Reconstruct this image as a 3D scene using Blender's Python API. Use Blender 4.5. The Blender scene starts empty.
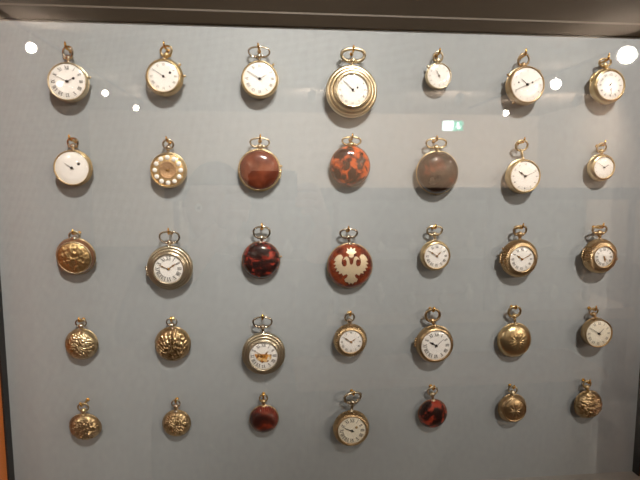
import bpy, bmesh, math, random
from mathutils import Vector, Matrix, noise
random.seed(7)
PI = math.pi
S = bpy.context.scene
COL = S.collection
CZ = 1.35          # height of the middle row of hooks above the floor (m)
PANE = 0.070       # distance of the glass from the cloth (m)

# ------------------------------------------------------------------ materials
def new_mat(name):
    m = bpy.data.materials.new(name); m.use_nodes = True
    nt = m.node_tree
    for n in list(nt.nodes):
        if n.type != 'OUTPUT_MATERIAL': nt.nodes.remove(n)
    out = [n for n in nt.nodes if n.type == 'OUTPUT_MATERIAL'][0]
    return m, nt, out

def principled(name, col, rough=.5, metal=0., coat=0., spec=.5, emit=None, estr=0.,
               bump=None, noise_mix=None):
    m, nt, out = new_mat(name)
    b = nt.nodes.new('ShaderNodeBsdfPrincipled')
    nt.links.new(b.outputs[0], out.inputs[0])
    b.inputs['Base Color'].default_value = (*col, 1)
    b.inputs['Roughness'].default_value = rough
    b.inputs['Metallic'].default_value = metal
    b.inputs['Coat Weight'].default_value = coat
    b.inputs['Coat Roughness'].default_value = .06
    b.inputs['Specular IOR Level'].default_value = spec
    if emit:
        b.inputs['Emission Color'].default_value = (*emit, 1)
        b.inputs['Emission Strength'].default_value = estr
    tc = nt.nodes.new('ShaderNodeTexCoord')
    if noise_mix:                       # (second colour, scale, low, high)
        c2, sc, lo, hi = noise_mix
        nz = nt.nodes.new('ShaderNodeTexNoise'); nz.inputs['Scale'].default_value = sc
        nz.inputs['Detail'].default_value = 4
        nt.links.new(tc.outputs['Object'], nz.inputs['Vector'])
        rp = nt.nodes.new('ShaderNodeValToRGB')
        rp.color_ramp.elements[0].position = lo; rp.color_ramp.elements[1].position = hi
        rp.color_ramp.elements[0].color = (*col, 1); rp.color_ramp.elements[1].color = (*c2, 1)
        nt.links.new(nz.outputs['Fac'], rp.inputs['Fac'])
        nt.links.new(rp.outputs[0], b.inputs['Base Color'])
    if bump:                            # (scale, distance, strength)
        nz = nt.nodes.new('ShaderNodeTexNoise'); nz.inputs['Scale'].default_value = bump[0]
        nz.inputs['Detail'].default_value = 5
        nt.links.new(tc.outputs['Object'], nz.inputs['Vector'])
        bp = nt.nodes.new('ShaderNodeBump')
        bp.inputs['Distance'].default_value = bump[1]; bp.inputs['Strength'].default_value = bump[2]
        nt.links.new(nz.outputs['Fac'], bp.inputs['Height'])
        nt.links.new(bp.outputs[0], b.inputs['Normal'])
    return m

def cloth_material():
    m, nt, out = new_mat('grey_cloth')
    b = nt.nodes.new('ShaderNodeBsdfPrincipled'); nt.links.new(b.outputs[0], out.inputs[0])
    b.inputs['Roughness'].default_value = .95; b.inputs['Specular IOR Level'].default_value = .1
    tc = nt.nodes.new('ShaderNodeTexCoord')
    hs = []
    for ax in ('X', 'Z'):
        w = nt.nodes.new('ShaderNodeTexWave'); w.bands_direction = ax
        w.inputs['Scale'].default_value = 260; w.inputs['Distortion'].default_value = 1.5
        w.inputs['Detail'].default_value = 2
        nt.links.new(tc.outputs['Object'], w.inputs['Vector']); hs.append(w)
    ad = nt.nodes.new('ShaderNodeMath'); ad.operation = 'ADD'
    nt.links.new(hs[0].outputs['Fac'], ad.inputs[0]); nt.links.new(hs[1].outputs['Fac'], ad.inputs[1])
    # slubs: noise stretched along threads
    mp = nt.nodes.new('ShaderNodeMapping'); mp.inputs['Scale'].default_value = (40, 40, 26)
    nt.links.new(tc.outputs['Object'], mp.inputs['Vector'])
    nz = nt.nodes.new('ShaderNodeTexNoise'); nz.inputs['Scale'].default_value = 4; nz.inputs['Detail'].default_value = 5
    nt.links.new(mp.outputs[0], nz.inputs['Vector'])
    rp = nt.nodes.new('ShaderNodeValToRGB')
    rp.color_ramp.elements[0].position = .3; rp.color_ramp.elements[1].position = .7
    rp.color_ramp.elements[0].color = (*CLOTH_A, 1); rp.color_ramp.elements[1].color = (*CLOTH_B, 1)
    nt.links.new(nz.outputs['Fac'], rp.inputs['Fac']); nt.links.new(rp.outputs[0], b.inputs['Base Color'])
    bp = nt.nodes.new('ShaderNodeBump'); bp.inputs['Distance'].default_value = .0003; bp.inputs['Strength'].default_value = .5
    nt.links.new(ad.outputs[0], bp.inputs['Height']); nt.links.new(bp.outputs[0], b.inputs['Normal'])
    return m

def glass_material(name, refl, rough=0., tint=(1, 1, 1)):
    """clear thin glass: lets light straight through and mirrors a few per cent of it"""
    m, nt, out = new_mat(name)
    t = nt.nodes.new('ShaderNodeBsdfTransparent'); t.inputs[0].default_value = (*tint, 1)
    g = nt.nodes.new('ShaderNodeBsdfGlossy'); g.inputs['Roughness'].default_value = rough
    lw = nt.nodes.new('ShaderNodeLayerWeight'); lw.inputs['Blend'].default_value = .12
    pw = nt.nodes.new('ShaderNodeMath'); pw.operation = 'POWER'; pw.inputs[1].default_value = 3
    nt.links.new(lw.outputs['Facing'], pw.inputs[0])
    ad = nt.nodes.new('ShaderNodeMath'); ad.operation = 'ADD'; ad.use_clamp = True
    ad.inputs[1].default_value = refl
    nt.links.new(pw.outputs[0], ad.inputs[0])
    mx = nt.nodes.new('ShaderNodeMixShader')
    nt.links.new(ad.outputs[0], mx.inputs[0]); nt.links.new(t.outputs[0], mx.inputs[1]); nt.links.new(g.outputs[0], mx.inputs[2])
    nt.links.new(mx.outputs[0], out.inputs[0])
    return m

def shell_material(name, c_dark, c_mid, c_light, scale, lo=.42, hi=.58, offs=0., coat=1.):
    """polished tortoiseshell / enamel: blotches under a clear glossy skin"""
    m, nt, out = new_mat(name)
    b = nt.nodes.new('ShaderNodeBsdfPrincipled'); nt.links.new(b.outputs[0], out.inputs[0])
    tc = nt.nodes.new('ShaderNodeTexCoord')
    mp = nt.nodes.new('ShaderNodeMapping'); mp.inputs['Location'].default_value = (offs, offs * .7, -offs)
    nt.links.new(tc.outputs['Object'], mp.inputs['Vector'])
    nz = nt.nodes.new('ShaderNodeTexNoise'); nz.inputs['Scale'].default_value = scale
    nz.inputs['Detail'].default_value = 2.5; nz.inputs['Distortion'].default_value = .6
    nt.links.new(mp.outputs[0], nz.inputs['Vector'])
    rp = nt.nodes.new('ShaderNodeValToRGB'); e = rp.color_ramp.elements
    e[0].position = lo; e[0].color = (*c_dark, 1); e[1].position = hi; e[1].color = (*c_light, 1)
    k = e.new((lo + hi) / 2); k.color = (*c_mid, 1)
    nt.links.new(nz.outputs['Fac'], rp.inputs['Fac']); nt.links.new(rp.outputs[0], b.inputs['Base Color'])
    b.inputs['Roughness'].default_value = .45; b.inputs['Specular IOR Level'].default_value = .15
    b.inputs['Coat Weight'].default_value = coat; b.inputs['Coat Roughness'].default_value = .03
    b.inputs['Coat IOR'].default_value = 1.6
    return m

def wood_material(name, a, c, rough=.45):
    m, nt, out = new_mat(name)
    b = nt.nodes.new('ShaderNodeBsdfPrincipled'); nt.links.new(b.outputs[0], out.inputs[0])
    b.inputs['Roughness'].default_value = rough
    tc = nt.nodes.new('ShaderNodeTexCoord')
    mp = nt.nodes.new('ShaderNodeMapping'); mp.inputs['Scale'].default_value = (14, 14, 1.4)
    nt.links.new(tc.outputs['Object'], mp.inputs['Vector'])
    nz = nt.nodes.new('ShaderNodeTexNoise'); nz.inputs['Scale'].default_value = 3; nz.inputs['Detail'].default_value = 6
    nt.links.new(mp.outputs[0], nz.inputs['Vector'])
    rp = nt.nodes.new('ShaderNodeValToRGB'); e = rp.color_ramp.elements
    e[0].position = .3; e[0].color = (*a, 1); e[1].position = .7; e[1].color = (*c, 1)
    nt.links.new(nz.outputs['Fac'], rp.inputs['Fac']); nt.links.new(rp.outputs[0], b.inputs['Base Color'])
    return m

CLOTH_A = (.340, .366, .380); CLOTH_B = (.365, .393, .408)
M = {
 'cloth': cloth_material(),
 'pane': glass_material('case_glass', .062),
 'crystal': glass_material('watch_crystal', .05, .02),
 'header': principled('taupe_header', (.022, .016, .010), .7, spec=.08, bump=(30, .001, .2)),
 'streak_strip': principled('pale_streak', (.085, .068, .05), .6),
 'black': principled('black_moulding', (.008, .008, .009), .5),
 'oak': wood_material('orange_oak', (.72, .20, .03), (.85, .28, .05)),
 'ledge': principled('pale_ledge', (.42, .41, .38), .6),
 'gold_pale': principled('pale_gold', (.70, .59, .40), .33, 1., bump=(300, .0003, .25)),
 'gold': principled('yellow_gold', (.64, .49, .27), .33, 1., bump=(300, .0003, .3)),
 'gold_copper': principled('coppery_gold', (.50, .36, .20), .36, 1., bump=(300, .0003, .3)),
 'gilt_silver': principled('gilt_silver', (.56, .49, .36), .33, 1., bump=(300, .0003, .3)),
 'gold_worn': principled('worn_gold', (.54, .40, .22), .28, 1., bump=(700, .0006, .5),
                         noise_mix=((.28, .19, .09), 220, .45, .7)),
 'gold_silver_worn': principled('worn_silver_gilt', (.62, .51, .31), .28, 1., bump=(700, .0006, .5),
                         noise_mix=((.30, .20, .08), 220, .45, .75)),
 'hook': principled('polished_brass', (.75, .42, .09), .25, 1.),
 'bow_silver': principled('silvery_metal', (.60, .53, .42), .22, 1.),
 'enamel': principled('white_enamel', (.93, .91, .87), .25, coat=.5),
 'enamel_cream': principled('cream_enamel', (.93, .88, .73), .3, coat=.4),
 'ink': principled('black_ink', (.02, .018, .016), .5),
 'ink_soft': principled('worn_grey_ink', (.22, .20, .18), .6),
 'steel_dark': principled('blued_steel', (.03, .028, .03), .35, .6),
 'hand_gold': principled('gilt_hands', (.42, .22, .05), .35, .9),
 'dial_gold': principled('chased_gold_dial', (.60, .42, .20), .38, 1., bump=(900, .0006, .8)),
 'dial_rose': principled('rose_gold_dial_centre', (.48, .30, .16), .4, 1., bump=(1100, .0006, 1.)),
 'red_agate': shell_material('red_agate', (.075, .013, .005), (.12, .024, .009), (.19, .045, .018), 45, .35, .65),
 'tort_orange': shell_material('orange_tortoiseshell', (.030, .008, .004), (.20, .032, .007), (.50, .09, .014), 110, .46, .60, 3.1),
 'tort_brown': shell_material('brown_tortoiseshell', (.014, .005, .002), (.024, .008, .003), (.12, .022, .005), 60, .40, .72, 7.3),
 'tort_dark': shell_material('dark_red_tortoiseshell', (.016, .005, .004), (.05, .008, .006), (.30, .035, .020), 150, .46, .66, 1.7),
 'tort_eagle': shell_material('red_brown_shell', (.07, .013, .006), (.15, .026, .009), (.26, .05, .014), 110, .35, .65, 5.),
 'tort_red': shell_material('red_blotched_shell', (.014, .004, .003), (.07, .010, .006), (.30, .035, .014), 105, .45, .62, 9.4),
 'enamel_red': shell_material('deep_red_enamel', (.028, .005, .003), (.07, .010, .004), (.20, .024, .007), 60, .35, .62, 2.2),
 'emblem': principled('brushed_gold_inlay', (.66, .55, .38), .5, .6, bump=(500, .0005, .5)),
 'brown_rim': principled('brown_horn', (.16, .07, .03), .3, coat=.8),
 'plaster': principled('gallery_paint', (.78, .63, .50), .9),
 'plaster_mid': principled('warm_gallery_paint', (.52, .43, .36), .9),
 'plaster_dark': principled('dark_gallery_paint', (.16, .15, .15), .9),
 'ceiling': principled('ceiling_paint', (.52, .44, .38), .9),
 'floor': wood_material('floor_boards', (.07, .05, .035), (.11, .08, .055), .5),
 'bench_wood': wood_material('pale_bench_wood', (.50, .30, .20), (.62, .40, .28), .5),
 'track': principled('dark_track', (.02, .02, .02), .5),
 'white_metal': principled('white_metal', (.7, .7, .7), .4),
 'bulb': principled('lamp_glow', (1, 1, 1), .5, emit=(1, .93, .84), estr=28),
 'bulb_soft': principled('lamp_glow_soft', (1, 1, 1), .5, emit=(1, .93, .84), estr=16),
 'bulb_mid': principled('lamp_glow_mid', (1, 1, 1), .5, emit=(1, .93, .84), estr=30),
 'sign_white': principled('sign_white', (.9, 1, .95), .5, emit=(.85, 1., .95), estr=11),
 'sign_green': principled('sign_green', (.0, .5, .3), .5, emit=(.10, .85, .55), estr=4),
 'vitrine': principled('vitrine_paint', (.16, .14, .13), .6),
 'vitrine_top': principled('vitrine_top_wood', (.55, .36, .25), .5),
 'vitrine_back': principled('vitrine_lining', (.30, .31, .33), .8),
 'porcelain': principled('white_porcelain', (.8, .8, .78), .2, coat=.6),
 'skin': principled('skin', (.62, .38, .28), .5),
 'shirt': principled('dark_jacket', (.05, .055, .065), .85, bump=(120, .002, .3)),
 'trousers': principled('dark_trousers', (.03, .035, .05), .9),
 'hair': principled('brown_hair', (.06, .035, .02), .6, bump=(200, .002, .8)),
 'lip': principled('lip', (.45, .18, .15), .5),
 'eyewhite': principled('eye_white', (.8, .8, .78), .2),
 'shoe': principled('shoe_leather', (.02, .015, .012), .4),
 'camera_body': principled('camera_body', (.03, .03, .035), .4),
 'lens_glass': principled('lens_glass', (.01, .01, .02), .05, coat=1.),
}
def picture_material():
    m, nt, out = new_mat('painted_scene')
    b = nt.nodes.new('ShaderNodeBsdfPrincipled'); nt.links.new(b.outputs[0], out.inputs[0])
    b.inputs['Roughness'].default_value = .35
    tc = nt.nodes.new('ShaderNodeTexCoord')
    v = nt.nodes.new('ShaderNodeTexVoronoi'); v.inputs['Scale'].default_value = 330
    nt.links.new(tc.outputs['Object'], v.inputs['Vector'])
    rp = nt.nodes.new('ShaderNodeValToRGB'); e = rp.color_ramp.elements; rp.color_ramp.interpolation = 'CONSTANT'
    e[0].position = 0; e[0].color = (.62, .27, .05, 1); e[1].position = .35; e[1].color = (.75, .50, .22, 1)
    k = e.new(.6); k.color = (.82, .72, .55, 1); k = e.new(.8); k.color = (.20, .08, .02, 1)
    sp = nt.nodes.new('ShaderNodeSeparateColor'); nt.links.new(v.outputs['Color'], sp.inputs[0])
    nt.links.new(sp.outputs[0], rp.inputs['Fac']); nt.links.new(rp.outputs[0], b.inputs['Base Color'])
    return m
M['picture'] = picture_material()

# ------------------------------------------------------------------ mesh helpers
def tag(o, label=None, cat=None, group=None, kind=None):
    if label: o['label'] = label
    if cat: o['category'] = cat
    if group: o['group'] = group
    if kind: o['kind'] = kind
    return o

def empty(name, loc, label=None, cat=None, group=None):
    o = bpy.data.objects.new(name, None); COL.objects.link(o)
    o.location = loc; o.empty_display_size = .02
    return tag(o, label, cat, group)

def obj(name, bm, mat, parent=None, smooth=True, loc=None):
    me = bpy.data.meshes.new(name)
    bmesh.ops.recalc_face_normals(bm, faces=bm.faces[:])
    bm.to_mesh(me); bm.free()
    if smooth:
        for p in me.polygons: p.use_smooth = True
    me.materials.append(mat)
    o = bpy.data.objects.new(name, me); COL.objects.link(o)
    if parent: o.parent = parent
    if loc: o.location = loc
    return o

def sharp(o, deg=40):
    """split the shading at hard edges"""
    m = o.modifiers.new('edges', 'EDGE_SPLIT'); m.split_angle = math.radians(deg)
    return o

def add_box(bm, x0, x1, y0, y1, z0, z1, bev=0.):
    r = bmesh.ops.create_cube(bm, size=1)
    for v in r['verts']:
        v.co = Vector(((x0 + x1) / 2 + v.co.x * (x1 - x0), (y0 + y1) / 2 + v.co.y * (y1 - y0), (z0 + z1) / 2 + v.co.z * (z1 - z0)))
    if bev:
        es = list({e for v in r['verts'] for e in v.link_edges})
        bmesh.ops.bevel(bm, geom=es, offset=bev, segments=2, affect='EDGES', clamp_overlap=True)

def box(name, x0, x1, y0, y1, z0, z1, mat, parent=None, bev=0., smooth=False):
    bm = bmesh.new(); add_box(bm, x0, x1, y0, y1, z0, z1, bev)
    return obj(name, bm, mat, parent, smooth)

def add_tube(bm, pts, rad, seg=8, closed=False, cap=True):
    """tube through points; rad a number or a list"""
    n = len(pts); pts = [Vector(p) for p in pts]
    if not isinstance(rad, (list, tuple)): rad = [rad] * n
    rings = []; up = None
    for i in range(n):
        if closed: t = pts[(i + 1) % n] - pts[i - 1]
        else: t = pts[min(i + 1, n - 1)] - pts[max(i - 1, 0)]
        t.normalize()
        if up is None:
            up = t.orthogonal().normalized()
        else:
            up = (up - t * up.dot(t))
            up = up.normalized() if up.length > 1e-6 else t.orthogonal().normalized()
        w = t.cross(up)
        rings.append([bm.verts.new(pts[i] + (up * math.cos(2 * PI * k / seg) + w * math.sin(2 * PI * k / seg)) * rad[i]) for k in range(seg)])
    m = n if closed else n - 1
    for i in range(m):
        a, b = rings[i], rings[(i + 1) % n]
        off = 0
        if closed and i == n - 1:       # find the best matching twist
            off = min(range(seg), key=lambda s: (b[s].co - a[0].co).length)
        for k in range(seg):
            bm.faces.new((a[k], a[(k + 1) % seg], b[(k + 1 + off) % seg], b[(k + off) % seg]))
    if not closed and cap:
        bm.faces.new(rings[0]); bm.faces.new(rings[-1])

# watch space: x right, u up, o outwards from the cloth  ->  blender (x, -o, u)
def W(x, u, o): return Vector((x, -o, u))

def add_lathe(bm, prof, seg=64, cx=0., cu=0., mod=None, tilt=0., piv=0.):
    """turn (r, o) points about the outward axis. mod(r, o, theta) -> (r, o). tilt leans the top forwards"""
    rings = []
    ct, st = math.cos(tilt), math.sin(tilt)
    def put(x, u, o):
        if tilt:
            o2 = o - piv
            u, o = u * ct - o2 * st, piv + o2 * ct + u * st
        return bm.verts.new(W(cx + x, cu + u, o))
    for (r, o) in prof:
        if r < 1e-7:
            rings.append([put(0, 0, o if not mod else mod(0, o, 0)[1])]); continue
        ring = []
        for k in range(seg):
            th = 2 * PI * k / seg
            rr, oo = mod(r, o, th) if mod else (r, o)
            ring.append(put(rr * math.sin(th), rr * math.cos(th), oo))
        rings.append(ring)
    for a, b in zip(rings, rings[1:]):
        if len(a) == 1 and len(b) == 1: continue
        if len(a) == 1:
            for k in range(seg): bm.faces.new((a[0], b[k], b[(k + 1) % seg]))
        elif len(b) == 1:
            for k in range(seg): bm.faces.new((a[k], a[(k + 1) % seg], b[0]))
        else:
            for k in range(seg): bm.faces.new((a[k], a[(k + 1) % seg], b[(k + 1) % seg], b[k]))

def add_ball(bm, c, r, seg=12):
    bmesh.ops.create_uvsphere(bm, u_segments=seg, v_segments=max(6, seg * 2 // 3), radius=r, matrix=Matrix.Translation(c))

def arc(r0, o0, r1, o1, n=6, bulge='out'):
    """quarter-ellipse from (r0,o0) [side, vertical tangent] to (r1,o1) [top, flat tangent]"""
    return [(r1 + (r0 - r1) * math.cos(PI / 2 * i / n), o0 + (o1 - o0) * math.sin(PI / 2 * i / n)) for i in range(n + 1)]

# ------------------------------------------------------------------ glyphs
def roman_glyph(s):
    """strokes of a roman numeral: list of quads (x, y) in units of letter height, centred"""
    w = {'I': .26, 'V': .74, 'X': .74}
    tot = sum(w[c] for c in s); x = -tot / 2; q = []
    def bar(x0, y0, x1, y1, t):
        d = Vector((x1 - x0, y1 - y0)).normalized(); n = Vector((-d.y, d.x)) * t / 2
        q.append([(x0 + n.x, y0 + n.y), (x0 - n.x, y0 - n.y), (x1 - n.x, y1 - n.y), (x1 + n.x, y1 + n.y)])
    for c in s:
        m = x + w[c] / 2
        if c == 'I': bar(m, -.5, m, .5, .13)
        if c == 'V': bar(m - .27, .5, m, -.5, .15); bar(m + .27, .5, m, -.5, .06)
        if c == 'X': bar(m - .27, .5, m + .27, -.5, .15); bar(m + .27, .5, m - .27, -.5, .06)
        bar(x + .02, .48, x + w[c] - .02, .48, .05); bar(x + .02, -.48, x + w[c] - .02, -.48, .05)
        x += w[c]
    return q

_digits = {}
def digit_mesh(s):
    """flat letter shapes of a number, centred, height about 1"""
    if s not in _digits:
        c = bpy.data.curves.new('digits', 'FONT'); c.body = s; c.align_x = 'CENTER'; c.align_y = 'CENTER'
        c.size = 1.4; c.resolution_u = 2
        o = bpy.data.objects.new('digits', c); COL.objects.link(o)
        bpy.context.view_layer.update()
        me = o.to_mesh()
        _digits[s] = ([(v.co.x, v.co.y) for v in me.vertices], [tuple(p.vertices) for p in me.polygons])
        o.to_mesh_clear(); bpy.data.objects.remove(o); bpy.data.curves.remove(c)
    return _digits[s]

ROM = ['XII', 'I', 'II', 'III', 'IIII', 'V', 'VI', 'VII', 'VIII', 'IX', 'X', 'XI']

# ------------------------------------------------------------------ one pocket watch
def dome_profile(R, T, back=.30, n=12):
    """closed watch: shallow back, rim, domed lid; returns list of (r, o)"""
    p = [(0, 0)] + [(R * math.sin(PI / 2 * i / 6), back * T * (1 - math.cos(PI / 2 * i / 6))) for i in range(1, 7)]
    p += [(R * 1.0, back * T + .08 * T)]
    o0 = back * T + .08 * T
    for i in range(1, n + 1):
        a = PI / 2 * i / n
        p.append((R * math.cos(a) ** .72 if i < n else 0, o0 + (T - o0) * math.sin(a)))
    return p

def dome_height(R, T, r, back=.30):
    o0 = (back + .08) * T
    c = min(1, max(0, r / R)) ** (1 / .72)
    return o0 + (T - o0) * math.sqrt(max(0, 1 - c * c))

def watch(key, geo, sp):
    cx, cu, R, _, bx, bu, bw, bh = [v / 1000 for v in geo]
    tilt = math.radians(sp.get('tilt', -2 if key[0] == '1' else 0))
    gap = .0012 + R * abs(math.sin(tilt)) * .75
    T = sp.get('T', max(.0125, .80 * R)) * (.92 if sp['kind'] == 'closed' else 1); rd = (sp.get('rd', .8) * 1.045 if sp.get('rd', .8) > .72 else sp.get('rd', .8)) * R
    kind = sp['kind']
    root = empty('pocket_watch', (cx, 0, CZ + cu), sp['label'], 'pocket watch', 'pocket watches on the cloth panel')
    mc = M[sp.get('mat', 'gold_pale')]
    piv = gap + .45 * T
    L = dict(tilt=tilt, piv=piv)
    G = lambda prof: [(r, o + gap) for r, o in prof]
    def tl(x, u, o):                    # a point in the leaning frame
        o2 = o + gap - piv
        return W(x, u * math.cos(tilt) - o2 * math.sin(tilt), piv + o2 * math.cos(tilt) + u * math.sin(tilt))
    relief = sp.get('relief')
    if kind == 'open':
        style = sp.get('style', 'plain')
        oD = .78 * T                                    # dial level
        rb = rd * 1.05                                  # bezel ring
        prof = [(0, 0)] + [(R * .93 * math.sin(PI / 2 * i / 6), .30 * T * (1 - math.cos(PI / 2 * i / 6))) for i in range(1, 7)]
        prof += [(R, .36 * T), (R, .46 * T)]
        if style == 'stepped':
            steps = 3; w = (R - rb) / steps
            for k in range(steps):
                r0 = R - k * w; r1 = R - (k + 1) * w
                h0 = .46 * T + (oD - .46 * T) * (k / steps); h1 = .46 * T + (oD - .42 * T) * ((k + 1) / steps)
                prof += arc(r0 - .0002, h0 + .0002, r1 + .12 * w, h1, 5)[:]
                prof += [(r1 + .06 * w, h1 - .03 * T)]
        else:
            prof += [(R * .975, .47 * T)] + arc(R * .985, .50 * T, rb, oD + .05 * T, 8)
        prof += [(rd * 1.03, oD + .07 * T), (rd * 1.0, oD + .06 * T), (rd * .99, oD - .02 * T), (0, oD - .02 * T)]
        mod = None
        gd = sp.get('gadroon')
        if gd:
            def mod(r, o, th):
                if r > rb * 1.02 and o > gap + .3 * T:
                    f = min(1, (r - rb) / max(1e-5, (R - rb)) * 1.6)
                    return r * (1 + .028 * f * math.cos(gd * th)), o + f * .0004 * math.cos(gd * th)
                return r, o
        bm = bmesh.new(); add_lathe(bm, G(prof), 192 if gd else 72, mod=mod, **L)
        sharp(obj('case', bm, mc, root), 50)
        # bezel ring
        bm = bmesh.new()
        br = sp.get('bezel', .0005)
        add_tube(bm, [tl((rd * 1.03) * math.sin(a), (rd * 1.03) * math.cos(a), oD + .07 * T) for a in [2 * PI * i / 64 for i in range(64)]], br, 8, closed=True)
        obj('bezel', bm, M[sp.get('bezel_mat', sp.get('mat', 'gold_pale'))], root)
        if sp.get('beads'):
            bm = bmesh.new()
            for i in range(60):
                a = 2 * PI * i / 60
                add_ball(bm, tl(R * 1.0 * math.sin(a), R * 1.0 * math.cos(a), .42 * T), .00095, 6)
            obj('beaded_rim', bm, mc, root)
        # dial
        bm = bmesh.new()
        dm = M[sp.get('dial', 'enamel')]
        add_lathe(bm, G([(rd * 1.0, oD - .01 * T), (rd * .97, oD + .012 * T), (rd * .6, oD + .03 * T), (0, oD + .035 * T)]), 64, **L)
        dial = obj('dial', bm, dm, root)
        top = oD + .038 * T
        surf = lambda r: oD + (.014 + .028 * min(1, max(0, (rd - r) / (.5 * rd)))) * T
        # numerals
        num = sp.get('num', 'roman'); ink = M[sp.get('ink', 'ink')]
        nr = sp.get('nr', .78) * rd; nh = sp.get('nh', .22) * rd
        bm = bmesh.new()
        if num in ('roman', 'arabic'):
            for i in range(12):
                a = 2 * PI * i / 12
                ur = Vector((math.sin(a), math.cos(a))); ut = Vector((math.cos(a), -math.sin(a)))
                def P(x, y):
                    q = ur * (nr + y * nh) + ut * (x * nh * sp.get('nw', 1.))
                    return bm.verts.new(tl(q.x, q.y, surf(q.length) + .00012))
                if num == 'roman':
                    for quad in roman_glyph(ROM[i]): bm.faces.new([P(x, y) for x, y in quad])
                else:
                    vs, fs = digit_mesh(str(i if i else 12))
                    vv = [P(x, y) for x, y in vs]
                    for f in fs:
                        try: bm.faces.new([vv[k] for k in f])
                        except ValueError: pass
            for i in range(60):                          # minute track
                a = 2 * PI * i / 60
                ur = Vector((math.sin(a), math.cos(a))); ut = Vector((math.cos(a), -math.sin(a)))
                wd = .00006 if i % 5 else .00014
                q = []
                for rr, s in ((.93, -1), (.96, -1), (.96, 1), (.93, 1)):
                    p = ur * (rr * rd) + ut * (s * wd); q.append(bm.verts.new(tl(p.x, p.y, surf(rr * rd) + .00012)))
                bm.faces.new(q)
            obj('numerals', bm, ink, dial, smooth=False)
        elif num == 'cartouche':
            for i in range(12):
                a = 2 * PI * i / 12
                b2 = bmesh.new()
                rr = .80 * rd
                c = (rr * math.sin(a), rr * math.cos(a))
                add_lathe(b2, [(.15 * rd, gap + surf(rr)), (.135 * rd, gap + surf(rr) + .0006), (0, gap + surf(rr) + .0008)], 16, cx=c[0], cu=c[1] * math.cos(tilt))
                for v in b2.verts: v.co.y -= c[1] * math.sin(tilt)
                obj('hour_cartouche', b2, M['enamel'], dial)
            bm.free()
            b2 = bmesh.new(); add_lathe(b2, G([(.56 * rd, top - .0002), (.54 * rd, top + .0005), (.5 * rd, top + .0003), (0, top + .0004)]), 48, **L)
            obj('dial_centre', b2, M['dial_rose'], dial)
        else: bm.free()
        if sp.get('picture'):
            b2 = bmesh.new(); pts = []
            for i in range(25):
                a = PI * .50 + PI * 1.0 * i / 24 - .12 * math.sin(i)
                rr = .56 * rd * (1 + .08 * math.sin(5 * i))
                pts.append((rr * math.sin(a), rr * math.cos(a)))
            vs = [b2.verts.new(tl(x, y + .10 * rd, surf(.4 * rd) + .0004)) for x, y in pts]
            b2.faces.new(vs); bmesh.ops.triangulate(b2, faces=b2.faces[:])
            tag(obj('painted_scene', b2, M['picture'], dial, smooth=False), 'small orange and brown painted scene')
        for (ha, hr, hs) in sp.get('holes', []):
            b2 = bmesh.new(); a = math.radians(ha)
            add_lathe(b2, [(hs * rd, gap + top + .0001), (hs * rd * .9, gap + top + .0003), (0, gap + top + .0002)], 16,
                      cx=hr * rd * math.sin(a), cu=hr * rd * math.cos(a) * math.cos(tilt))
            for v in b2.verts: v.co.y -= hr * rd * math.cos(a) * math.sin(tilt)
            obj('winding_hole', b2, M[sp.get('hole_mat', 'steel_dark')], dial)
        # hands: (kind, angle, length, width, style)
        hm = M[sp.get('hand_mat', 'steel_dark')]
        for j, (hn, ang, ln, wd, st) in enumerate(sp.get('hands', [])):
            a = math.radians(ang); ur = Vector((math.sin(a), math.cos(a))); ut = Vector((math.cos(a), -math.sin(a)))
            lv = top + .0006 + .0004 * j
            b2 = bmesh.new(); th = .0003; wd *= .72
            def bar(l0, w0, l1, w1):
                lo = []; hi = []
                for l, w in ((l0, -w0), (l0, w0), (l1, w1), (l1, -w1)):
                    q = ur * (l * rd) + ut * (w * rd)
                    lo.append(b2.verts.new(tl(q.x, q.y, lv))); hi.append(b2.verts.new(tl(q.x, q.y, lv + th)))
                b2.faces.new(hi); b2.faces.new(lo[::-1])
                for k in range(4): b2.faces.new((lo[k], lo[(k + 1) % 4], hi[(k + 1) % 4], hi[k]))
            tail = sp.get('tail', .15) if hn == 'minute_hand' else .1
            if st == 'line':
                bar(-tail, wd, ln, wd * .45)
            elif st == 'ring':
                bar(-tail, wd, ln * .70, wd)
                rr = wd * 2.2
                pts = []
                for k in range(14):
                    t = 2 * PI * k / 14; q = ur * ((ln * .76 + rr * math.cos(t)) * rd) + ut * (rr * math.sin(t) * rd)
                    pts.append(tl(q.x, q.y, lv + th / 2))
                add_tube(b2, pts, wd * rd * .7, 6, closed=True)
                bar(ln * .82, wd, ln, wd * .3)
            else:                                        # fancy: pierced swelling then a point
                bar(-tail, wd, ln * .45, wd); bar(ln * .42, wd, ln * .58, wd * 2.6); bar(ln * .58, wd * 2.6, ln * .72, wd); bar(ln * .72, wd, ln, wd * .3)
            obj(hn, b2, hm, dial, smooth=False)
        b2 = bmesh.new(); add_lathe(b2, G([(.075 * rd, top), (.07 * rd, top + .0016), (.03 * rd, top + .0020), (0, top + .0021)]), 16, **L)
        obj('hand_boss', b2, hm, dial)
        # crystal
        b2 = bmesh.new(); cr = rd * 1.03; ch = .16 * rd
        pr = [(cr * math.cos(PI / 2 * i / 8), oD + .08 * T + ch * math.sin(PI / 2 * i / 8) ** .8) for i in range(8)] + [(0, oD + .08 * T + ch)]
        add_lathe(b2, G(pr), 64, **L)
        obj('crystal', b2, M['crystal'], root)
    else:
        # closed case: back shell + lid
        seg = 180; n = 40
        back = .30
        prof = dome_profile(R, T, back, n)
        split = 7
        b = bmesh.new(); add_lathe(b, G(prof[:split + 1]), 96, **L)
        add_lathe(b, G([(prof[split][0], prof[split][1]), (R * .96, prof[split][1] + .0002), (0, prof[split][1] + .0002)]), 96, **L)
        obj('case', b, mc, root)
        lr = R * sp.get('lid_r', 1.)
        seed = ord(key[0]) * 3.7 + ord(key[1]) * 1.3
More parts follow.
